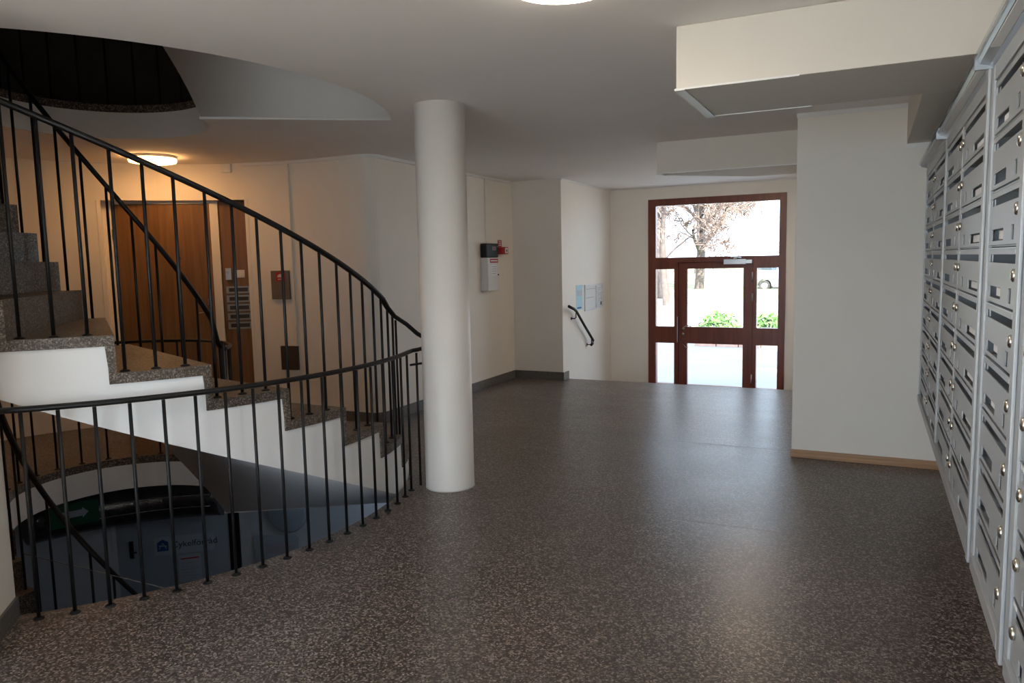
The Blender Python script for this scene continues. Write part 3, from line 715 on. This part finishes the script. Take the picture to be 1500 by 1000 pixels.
def bank(cols, label):
    """cols: list of (y_far, y_near, lock towards the viewer's right)"""
    y_far, y_near = cols[0][0], cols[-1][1]; w = .014
    root = thing('mailbox_bank', label, 'mailboxes', (MX, (y_far + y_near) / 2, MZ0), 'grey mailbox banks')
    org = Vector(root.location)
    c = MB()
    c.box(XR - .012, XR - .002, y_near, y_far, MZ0 - .05, TOPZ + .05)                      # back
    for y in [y_far - .006, y_near] + [q[1] - .003 for q in cols[:-1]]:
        c.box(MX + .005, XR - .012, y, y + .006, MZ0 - .05, TOPZ + .05)
    for i in range(ROWS + 1):
        z = MZ0 + i * RP; c.box(MX + .008, XR - .012, y_near, y_far, z - .004, z)
    c.build('carcass', M['grey'], root)
    fr = MB()
    fr.box(MX - .006, MX + .012, y_far - w, y_far, MZ0 - .05, TOPZ + .05); fr.box(MX - .008, MX + .012, y_near, y_near + w, MZ0 - .05, TOPZ + .05)
    for q in cols[:-1]: fr.box(MX - .002, MX + .008, q[1] - .006, q[1] + .006, MZ0, TOPZ)
    fr.box(MX - .004, MX + .010, y_near, y_far, TOPZ, TOPZ + .05); fr.box(MX - .012, MX + .010, y_near, y_far, MZ0 - .05, MZ0 - .002)
    fr.build('frame', M['grey'], root, bevel=.002)
    for i in range(ROWS):
        z = MZ0 + i * RP + .001
        MB().box(MX - .001, MX + .006, y_near + .02, y_far - .02, z + RP - .0115, z + RP - .0085).build('shelf_edge', M['alu'], root)
    for yf, yn, lr in cols:
        yf2 = yf - (w if yf == y_far else .006); yn2 = yn + (w if yn == y_near else .006)
        me, lock, card, tab, catch = door_mesh(yf2 - yn2, lr, '')
        for i in range(ROWS):
            z = MZ0 + i * RP + .001
            o = bpy.data.objects.new('door', me); COL.objects.link(o); o.parent = root; o.location = Vector((MX, yf2, z)) - org
            for nm, m_, pr in (('lock', lock, 1), ('name_card', card, .8), ('number_tab', tab, .75), ('catch', catch, 1)):
                if random.random() <= pr:
                    q = bpy.data.objects.new(nm, m_); COL.objects.link(q); q.parent = o
    return root
bank([(6.036, 5.29, True), (5.29, 4.50, False)], 'grey steel mailbox bank standing against the projecting wall block')
bank([(4.495, 3.735, True), (3.735, 2.955, False)], 'two column grey mailbox bank ending at the first wide upright')
bank([(2.83, 2.245, True)], 'single column grey mailbox bank between the two wide uprights')
bank([(2.119, 1.50, False)], 'single column grey mailbox bank past the last wide upright')
for y0, y1, lab in ((2.831, 2.954, 'wide grey upright between the two column bank and a single column of mailboxes'), (2.12, 2.244, 'wide grey upright between two single columns of mailboxes')):
    po = MB(); po.box(MX - .006, XR - .002, y0, y1, MZ0 - .05, TOPZ + .05); po.box(MX - .016, MX - .0061, y0 + .04, y1 - .04, MZ0 - .05, TOPZ + .05)
    tag(po.build('mailbox_post', M['grey'], bevel=.003), lab, 'post')
cn = thing('mailbox_canopy', 'grey metal canopy with clear edge along the top of the mailboxes', 'canopy', (MX, 3.8, MZ0 + ROWS * RP + .05))
zt = MZ0 + ROWS * RP + .051
sec = [(MX + .10, zt), (MX + .002, zt), (MX - .012, zt + .012), (MX - .040, zt + .020), (MX - .048, zt + .034), (MX - .042, zt + .040), (MX - .006, zt + .034), (MX + .10, zt + .05)]
for y0, y1 in ((1.50, 2.885), (2.90, 4.49), (4.505, 6.03)):
    n = len(sec); mb = MB()
    mb.add([(x, y, z) for y in (y0, y1) for x, z in sec], [(i, (i + 1) % n, n + (i + 1) % n, n + i) for i in range(n)] + [tuple(range(n)), tuple(range(n, 2 * n))])
    s_ = mb.build('profile', M['greyc'], cn)
    MB().box(MX - .056, MX - .0485, y0 + .01, y1 - .01, zt + .030, zt + .044).build('clear_edge', M['acryl'], s_)
    MB().box(MX - .040, MX - .015, y0 + .05, y1 - .25, zt + .0105, zt + .0135).build('light_strip', M['white'], s_)
for y in (2.8925, 4.4975):
    MB().box(MX - .054, MX + .09, y - .006, y + .006, zt - .0, zt + .052).build('bracket', M['greyc'], cn, bevel=.002)
st = tag(MB().box(MX - .0022, MX - .0008, 2.03, 2.085, 1.265, 1.31).build('sticker', M['red']), 'small red sticker on a mailbox door past the last wide upright', 'sticker')

# ------------------------------------------------------------------ basement seen through the well
F = F_R(106.0, RW - 0.07)
t = thing('basement_door', 'grey steel basement door with a storage room sign', 'door', F @ Vector((0, 0, -STOREY)))
MB(F).box(-0.60, 0.50, 0, 0.045, -STOREY + .01, -0.80).build('leaf', M['bdoor'], t, bevel=.003)
MB(F).plate(-0.67, 0.57, -STOREY, -0.73, -0.012, 0.06, [(-0.603, 0.503, -STOREY, -0.797)]).build('frame', M['bsmt'], t)
hh = MB(F).box(-0.455, -0.415, -0.012, 0, -1.40, -1.22); hh.tube([(-.435, -.01, -1.33), (-.435, -.04, -1.33), (-.38, -.04, -1.33)], .009, 8)
hh.build('door_handle', M['black'], t)
ROTS = Matrix.Rotation(0, 4, 'Y')
sg = thing('door_sign', 'white sign board reading Cykelförråd with a blue emblem', 'sign', F @ Vector((.10, -.002, -1.32)))
MB(F).box(-0.22, 0.36, -0.006, -0.0005, -1.405, -1.215).build('board', M['signw'], sg)
em = MB(F); pe = [(-.195, -1.36), (-.085, -1.36), (-.085, -1.27), (-.14, -1.235), (-.195, -1.27)]
em.add([(x, y, z) for y in (-.0068, -.0061) for x, z in pe], [(0, 1, 2, 3, 4), (5, 6, 7, 8, 9)] + [(i, (i + 1) % 5, 5 + (i + 1) % 5, 5 + i) for i in range(5)])
e1 = em.build('emblem', M['dblue'], sg)
eb = MB(F); eb.tube([(-.175, -.0072, -1.335), (-.14, -.0072, -1.275), (-.105, -.0072, -1.335)], .005, 4); eb.tube([(-.18, -.0072, -1.30), (-.10, -.0072, -1.31)], .005, 4)
eb.build('emblem_lines', M['signw'], e1)
text_mesh('lettering', 'Cykelförråd', 0.092, F @ Matrix.Translation((-0.055, -.0066, -1.335)), M['ink'], sg)
nt_ = thing('paper_notice', 'white paper with a red line under the storage sign', 'notice', F @ Vector((.1, -.002, -1.6)))
MB(F).box(0.0, 0.22, -0.003, -0.0005, -1.72, -1.43).build('sheet', M['signw'], nt_)
MB(F).box(0.02, 0.20, -0.0036, -0.0031, -1.475, -1.462).build('print_line', M['red'], nt_)
for i in range(5): MB(F).box(0.02, 0.19 - .03 * (i % 2), -0.0036, -0.0031, -1.52 - .035 * i, -1.514 - .035 * i).build('print_line', M['inkg'], nt_)
# black strip coloured in for the shaded doorway gap; panel to its right
F = F_R(92.3, RW - 0.03)
tag(MB(F).box(-0.055, 0.055, 0, 0.03, -STOREY + .002, -0.60).build('dark_gap_strip', M['black']), 'black strip coloured in for the dark doorway gap beside the grey basement door', 'dark gap')
F = F_R(81.0, RW - 0.05)
t = thing('wall_board', 'pale board with dark print on the grey basement wall', 'board', F @ Vector((0, 0, -1.4)))
MB(F).box(-0.25, 0.25, 0, 0.03, -1.60, -1.275).build('panel', M['bdoor'], t, bevel=.003)
MB(F).box(-0.13, 0.20, -.0015, -.0003, -1.46, -1.36).build('print_field', M['inkg'], t)
F = F_R(77.5, RW - 0.06)
tag(MB(F).lathe((0, 0.0, -1.0), (0, -1, 0), [(.22, -.025), (.22, .01), (.20, .02), (.03, .03)], 32).build('round_disc', M['bdoor']), 'round blue grey disc on the basement wall', 'disc')
# foil wrapped pipe along the curved wall, and the exit sign
t = thing('wrapped_pipe', 'fat pipe wrapped in shiny black foil and silver tape under the basement ceiling', 'pipe', pol(105, 2.1, -0.8))
PR = 0.20; pz = -0.745
pts = [pol(92 + 48 * i / 24, 2.10, pz) for i in range(25)]
MB().tube(pts, PR, 20).build('wrapping', M['foil'], t)
for dz, rr in ((-0.045, 1), (0.07, 1)):
    a = math.asin(dz / PR); 
    pts2 = [pol(94 + 36 * i / 24, 2.10 - PR * cos(a) - .002, pz + dz) for i in range(25)]
    MB().tube(pts2, 0.009, 6, ry=0.003).build('tape', M['tape'], t)
F = F_R(130, 1.84)
t = thing('exit_sign', 'green exit sign with white arrow hanging below the basement ceiling', 'sign', F @ Vector((0, 0, -.66)))
MB(F).box(-0.20, 0.20, -0.03, 0.03, -0.78, -0.57).build('case', M['green'], t, bevel=.004)
ar = MB(F); pa = [(-.10, -.70), (.06, -.70), (.06, -.72), (.11, -.67), (.06, -.62), (.06, -.64), (-.10, -.64)]
ar.add([(x, y, z) for y in (-.0325, -.0305) for x, z in pa], [(0, 1, 5, 6), (2, 3, 4), (1, 2, 4, 5), (7, 8, 12, 13), (9, 10, 11), (8, 9, 11, 12)] + [(i, (i + 1) % 7, 7 + (i + 1) % 7, 7 + i) for i in range(7)])
ar.build('arrow', M['signw'], t)
MB(F).tube([(0, 0, -.57), (0, 0, -.264)], .008, 8).build('hanger', M['black'], t)

# ------------------------------------------------------------------ outside the entrance
def ground(name, m, y0, y1, x0, x1, z0, z1, label, cat, n=1):
    a = [(x0, y0, z0), (x1, y0, z0), (x1, y1, z1), (x0, y1, z1)]
    mb = MB(); mb.add(a + [(p[0], p[1], p[2] - .15) for p in a], [(0, 1, 2, 3), (4, 5, 6, 7), (0, 1, 5, 4), (1, 2, 6, 5), (2, 3, 7, 6), (3, 0, 4, 7)])
    return struct(mb.build(name, m), label, cat)
ground('floor_paving', M['pave'], Y_DOOR + .301, 22, -30, 25, Z_LOW, Z_LOW, 'pale concrete paving outside the entrance', 'paving')
ground('floor_road', M['road'], 22.001, 38, -45, 40, Z_LOW, Z_LOW, 'sunlit pale road beyond the paving', 'road')
ground('floor_lawn', M['grass'], 38.001, 110, -90, 80, Z_LOW, 1.1, 'bleached lawn rising behind the road', 'lawn')
ground('floor_rear_paving', M['rpave'], -30, Y_BACK - .21, -25, 25, -0.1, -0.1, 'unseen paving outside the added window, made pale to bounce light', 'paving')

# planter edging of single blocks, with two shrubs
px, py = W(4.3, 17.4).x, W(4.3, 17.4).y
ed = thing('planter_edging', 'low pale brick edging in front of the shrubs', 'edging', (px, py, Z_LOW))
bm_ = MB().box(px, px + .48, py, py + .2, Z_LOW, Z_LOW + .22).mesh('edging_brick', M['brick'], Vector((px, py, Z_LOW)))
for i in range(9):
    o = bpy.data.objects.new('brick', bm_); COL.objects.link(o); o.parent = ed; o.location = (.5 * i, 0, 0)
def shrub(c, rx, rz, label, n=420):
    rnd = random.Random(int(c.x * 100)); mb = MB()
    for i in range(n):
        a, b_ = rnd.uniform(0, 2 * pi), math.acos(rnd.uniform(-.2, 1)); r = rnd.uniform(.6, 1)
        p = Vector((c.x + rx * r * sin(b_) * cos(a), c.y + rx * r * sin(b_) * sin(a), c.z + rz * r * cos(b_) + .05))
        d1 = Vector((rnd.uniform(-1, 1), rnd.uniform(-1, 1), rnd.uniform(-.3, 1))).normalized() * .10; d2_ = d1.orthogonal().normalized() * .035
        mb.add([p - d1, p + d2_, p + d1, p - d2_], [(0, 1, 2, 3)])
    root = thing('shrub', label, 'shrub', (c.x, c.y, Z_LOW)); mb.build('foliage', M['leaf'], root)
    for k in range(5):
        a = 2 * pi * k / 5; MB().tube([(c.x, c.y, Z_LOW), (c.x + .3 * rx * cos(a), c.y + .3 * rx * sin(a), c.z + .4 * rz), (c.x + .7 * rx * cos(a), c.y + .7 * rx * sin(a), c.z + .8 * rz)], [.02, .015, .006], 5).build('stem', M['twig'], root)
shrub(W(5.1, 18.2, Z_LOW + .1), .55, .62, 'leafy green shrub in the planter behind the entrance door leaf')
shrub(W(6.2, 18.0, Z_LOW + .1), .50, .60, 'leafy green shrub in the planter behind the narrow side light')

def tree(base, h, r, seed, label, lean=0.0, levels=5):
    rnd = random.Random(seed); trunk, twigs = MB(), MB()
    root = thing('bare_tree', label, 'tree', base)
    def grow(p, d, ln, rad, lv):
        pts = [p]; dd_ = d.copy(); rs = [rad]
        n = 4
        for i in range(n):
            dd_ = (dd_ + Vector((rnd.uniform(-1, 1), rnd.uniform(-1, 1), rnd.uniform(-.4, .8))) * .16).normalized()
            pts.append(pts[-1] + dd_ * ln / n); rs.append(max(rad * (1 - .45 * (i + 1) / n), .016))
        (trunk if lv < 2 else twigs).tube(pts, rs, 7 if lv < 2 else 4, cap=False)
        if lv >= levels: return
        for j in range(5 if lv else 6):
            q = rnd.uniform(.35, 1); k = min(int(q * n), n - 1); pp_ = pts[k].lerp(pts[k + 1], q * n - k)
            a = rnd.uniform(0, 2 * pi); side = dd_.orthogonal().normalized(); side.rotate(Matrix.Rotation(a, 3, dd_))
            nd = (dd_ * rnd.uniform(.5, 1) + side * rnd.uniform(.6, 1.0)).normalized()
            grow(pp_, nd, ln * rnd.uniform(.45, .7), max(rs[k] * rnd.uniform(.35, .55), .018), lv + 1)
    grow(Vector(base), Vector((lean, 0, 1)).normalized(), h * .5, r, 0)
    trunk.build('trunk', M['bark'], root); o = twigs.build('twigs', M['twig'], root); o['kind'] = 'stuff'
tree(W(8.0, 39, Z_LOW), 13, .34, 3, 'thick bare tree behind the upper corner of the transom window')
tree(W(6.9, 33, Z_LOW), 10, .16, 9, 'slim bare tree close to the thick tree', -.1)
tree(W(11.6, 46, Z_LOW), 13, .30, 11, 'forked bare tree in the middle of the transom view', .08)
tree(W(17.0, 68, .1), 16, .30, 23, 'far bare tree beside the tiled roof', -.05)
tree(W(13.5, 75, .2), 15, .30, 31, 'pale bare tree far behind the lawn', .0)

# house with a tiled roof
hp = W(21.3, 60, 0) + Vector((2.3, .4, 0))
hs = thing('house', 'pale house with a tiled roof behind the lawn', 'house', (hp.x, hp.y, -.3))
MB().box(hp.x - 2.0, hp.x + 12, hp.y, hp.y + 7, -.3, 1.85).build('wall', M['house'], hs)
rf = MB(); nn = 40
for i in range(nn):
    x0 = hp.x - 2.3 + 14.6 * i / nn; x1 = x0 + 14.6 / nn * .72
    rf.add([(x0, hp.y - .4, 1.8), (x1, hp.y - .4, 1.8), (x1, hp.y + 3.5, 3.6), (x0, hp.y + 3.5, 3.6), (x0, hp.y - .4, 1.95), (x1, hp.y - .4, 1.95), (x1, hp.y + 3.5, 3.75), (x0, hp.y + 3.5, 3.75)],
           [(0, 1, 2, 3), (4, 5, 6, 7), (0, 1, 5, 4), (1, 2, 6, 5), (2, 3, 7, 6), (3, 0, 4, 7)])
rf.add([(hp.x - 2.3, hp.y - .4, 1.85), (hp.x + 12.3, hp.y - .4, 1.85), (hp.x + 12.3, hp.y + 3.5, 3.65), (hp.x - 2.3, hp.y + 3.5, 3.65), (hp.x + 12.3, hp.y + 7.4, 1.85), (hp.x - 2.3, hp.y + 7.4, 1.85)], [(0, 1, 2, 3), (3, 2, 4, 5)])
rf.build('tiled_roof', M['roof'], hs)['kind'] = 'stuff'
MB().box(hp.x - .5, hp.x + .5, hp.y - .03, hp.y, .6, 1.6).build('window', M['cglass'], hs)

# parked car: side view with real wheel arches
def car(loc, yaw):
    root = thing('parked_car', 'silver parked car by the lawn seen through the side light', 'car', loc)
    Mc = Matrix.Translation(loc) @ Matrix.Rotation(yaw, 4, 'Z')
    prof = [(0.0, .35)]
    def arch(xc): return [(xc - .40 * cos(radians(a)), .32 + .40 * sin(radians(a))) for a in range(0, 181, 20)]
    prof += [(.35, .28)] + arch(.82) + [(1.3, .26), (2.9, .26)] + arch(3.45) + [(3.9, .28), (4.3, .36), (4.32, .75), (4.1, .9), (3.2, 1.0), (2.55, 1.45), (.75, 1.5), (.15, 1.05), (.0, .8)]
    n = len(prof); mb = MB(Mc)
    vs_ = []
    for yy, k in ((-.86, 1), (-.80, 1), (.80, 1), (.86, 1)):
        for x, z in prof:
            vs_.append((x, yy * (0.86 if z > 1.2 else 1), z))
    fs = []
    tri = tessellate_polygon([[Vector((x, z, 0)) for x, z in prof]])
    for r_ in range(3):
        for i in range(n): fs.append((r_ * n + i, r_ * n + (i + 1) % n, (r_ + 1) * n + (i + 1) % n, (r_ + 1) * n + i))
    fs += [tuple(tr) for tr in tri] + [tuple(i + 3 * n for i in tr) for tr in tri]
    mb.add(vs_, fs); mb.build('body', M['carp'], root)
    for xc in (.82, 3.45):
        for yy in (-.82, .62):
            w = MB(Mc).lathe((xc, yy, .31), (0, 1, 0), [(.2, 0), (.31, .0), (.32, .03), (.32, .17), (.31, .2), (.2, .2)], 24).build('wheel', M['tyre'], root)
            MB(Mc).lathe((xc, yy - .005 if yy < 0 else yy + .205, .31), (0, -1 if yy < 0 else 1, 0), [(.19, 0), (.18, .01), (.05, .015)], 16).build('hubcap', M['alu'], w)
    for a, b_ in (((.42, 1.06), (1.5, 1.42)), ((1.6, 1.06), (2.6, 1.38))):
        for yy in (-.78, .75):
            MB(Mc).box(a[0], b_[0], yy - .03, yy + .06, a[1], b_[1]).build('window', M['cglass'], root)
car(W(14.55, 45.0, Z_LOW + .05), YAW * 0.0)
# bollard near the paving
bp_ = W(7.0, 36.5, Z_LOW)
t = thing('sign_post', 'thin blue grey post at the road edge beside the thick tree', 'post', bp_)
MB().tube([bp_, bp_ + Vector((0, 0, 1.5))], .05, 10).build('pole', M['dblue'], t)
MB().lathe(bp_ + Vector((0, 0, 1.5)), (0, 0, 1), [(.06, 0), (.05, .03), (.01, .04)], 10).build('cap', M['black'], t)
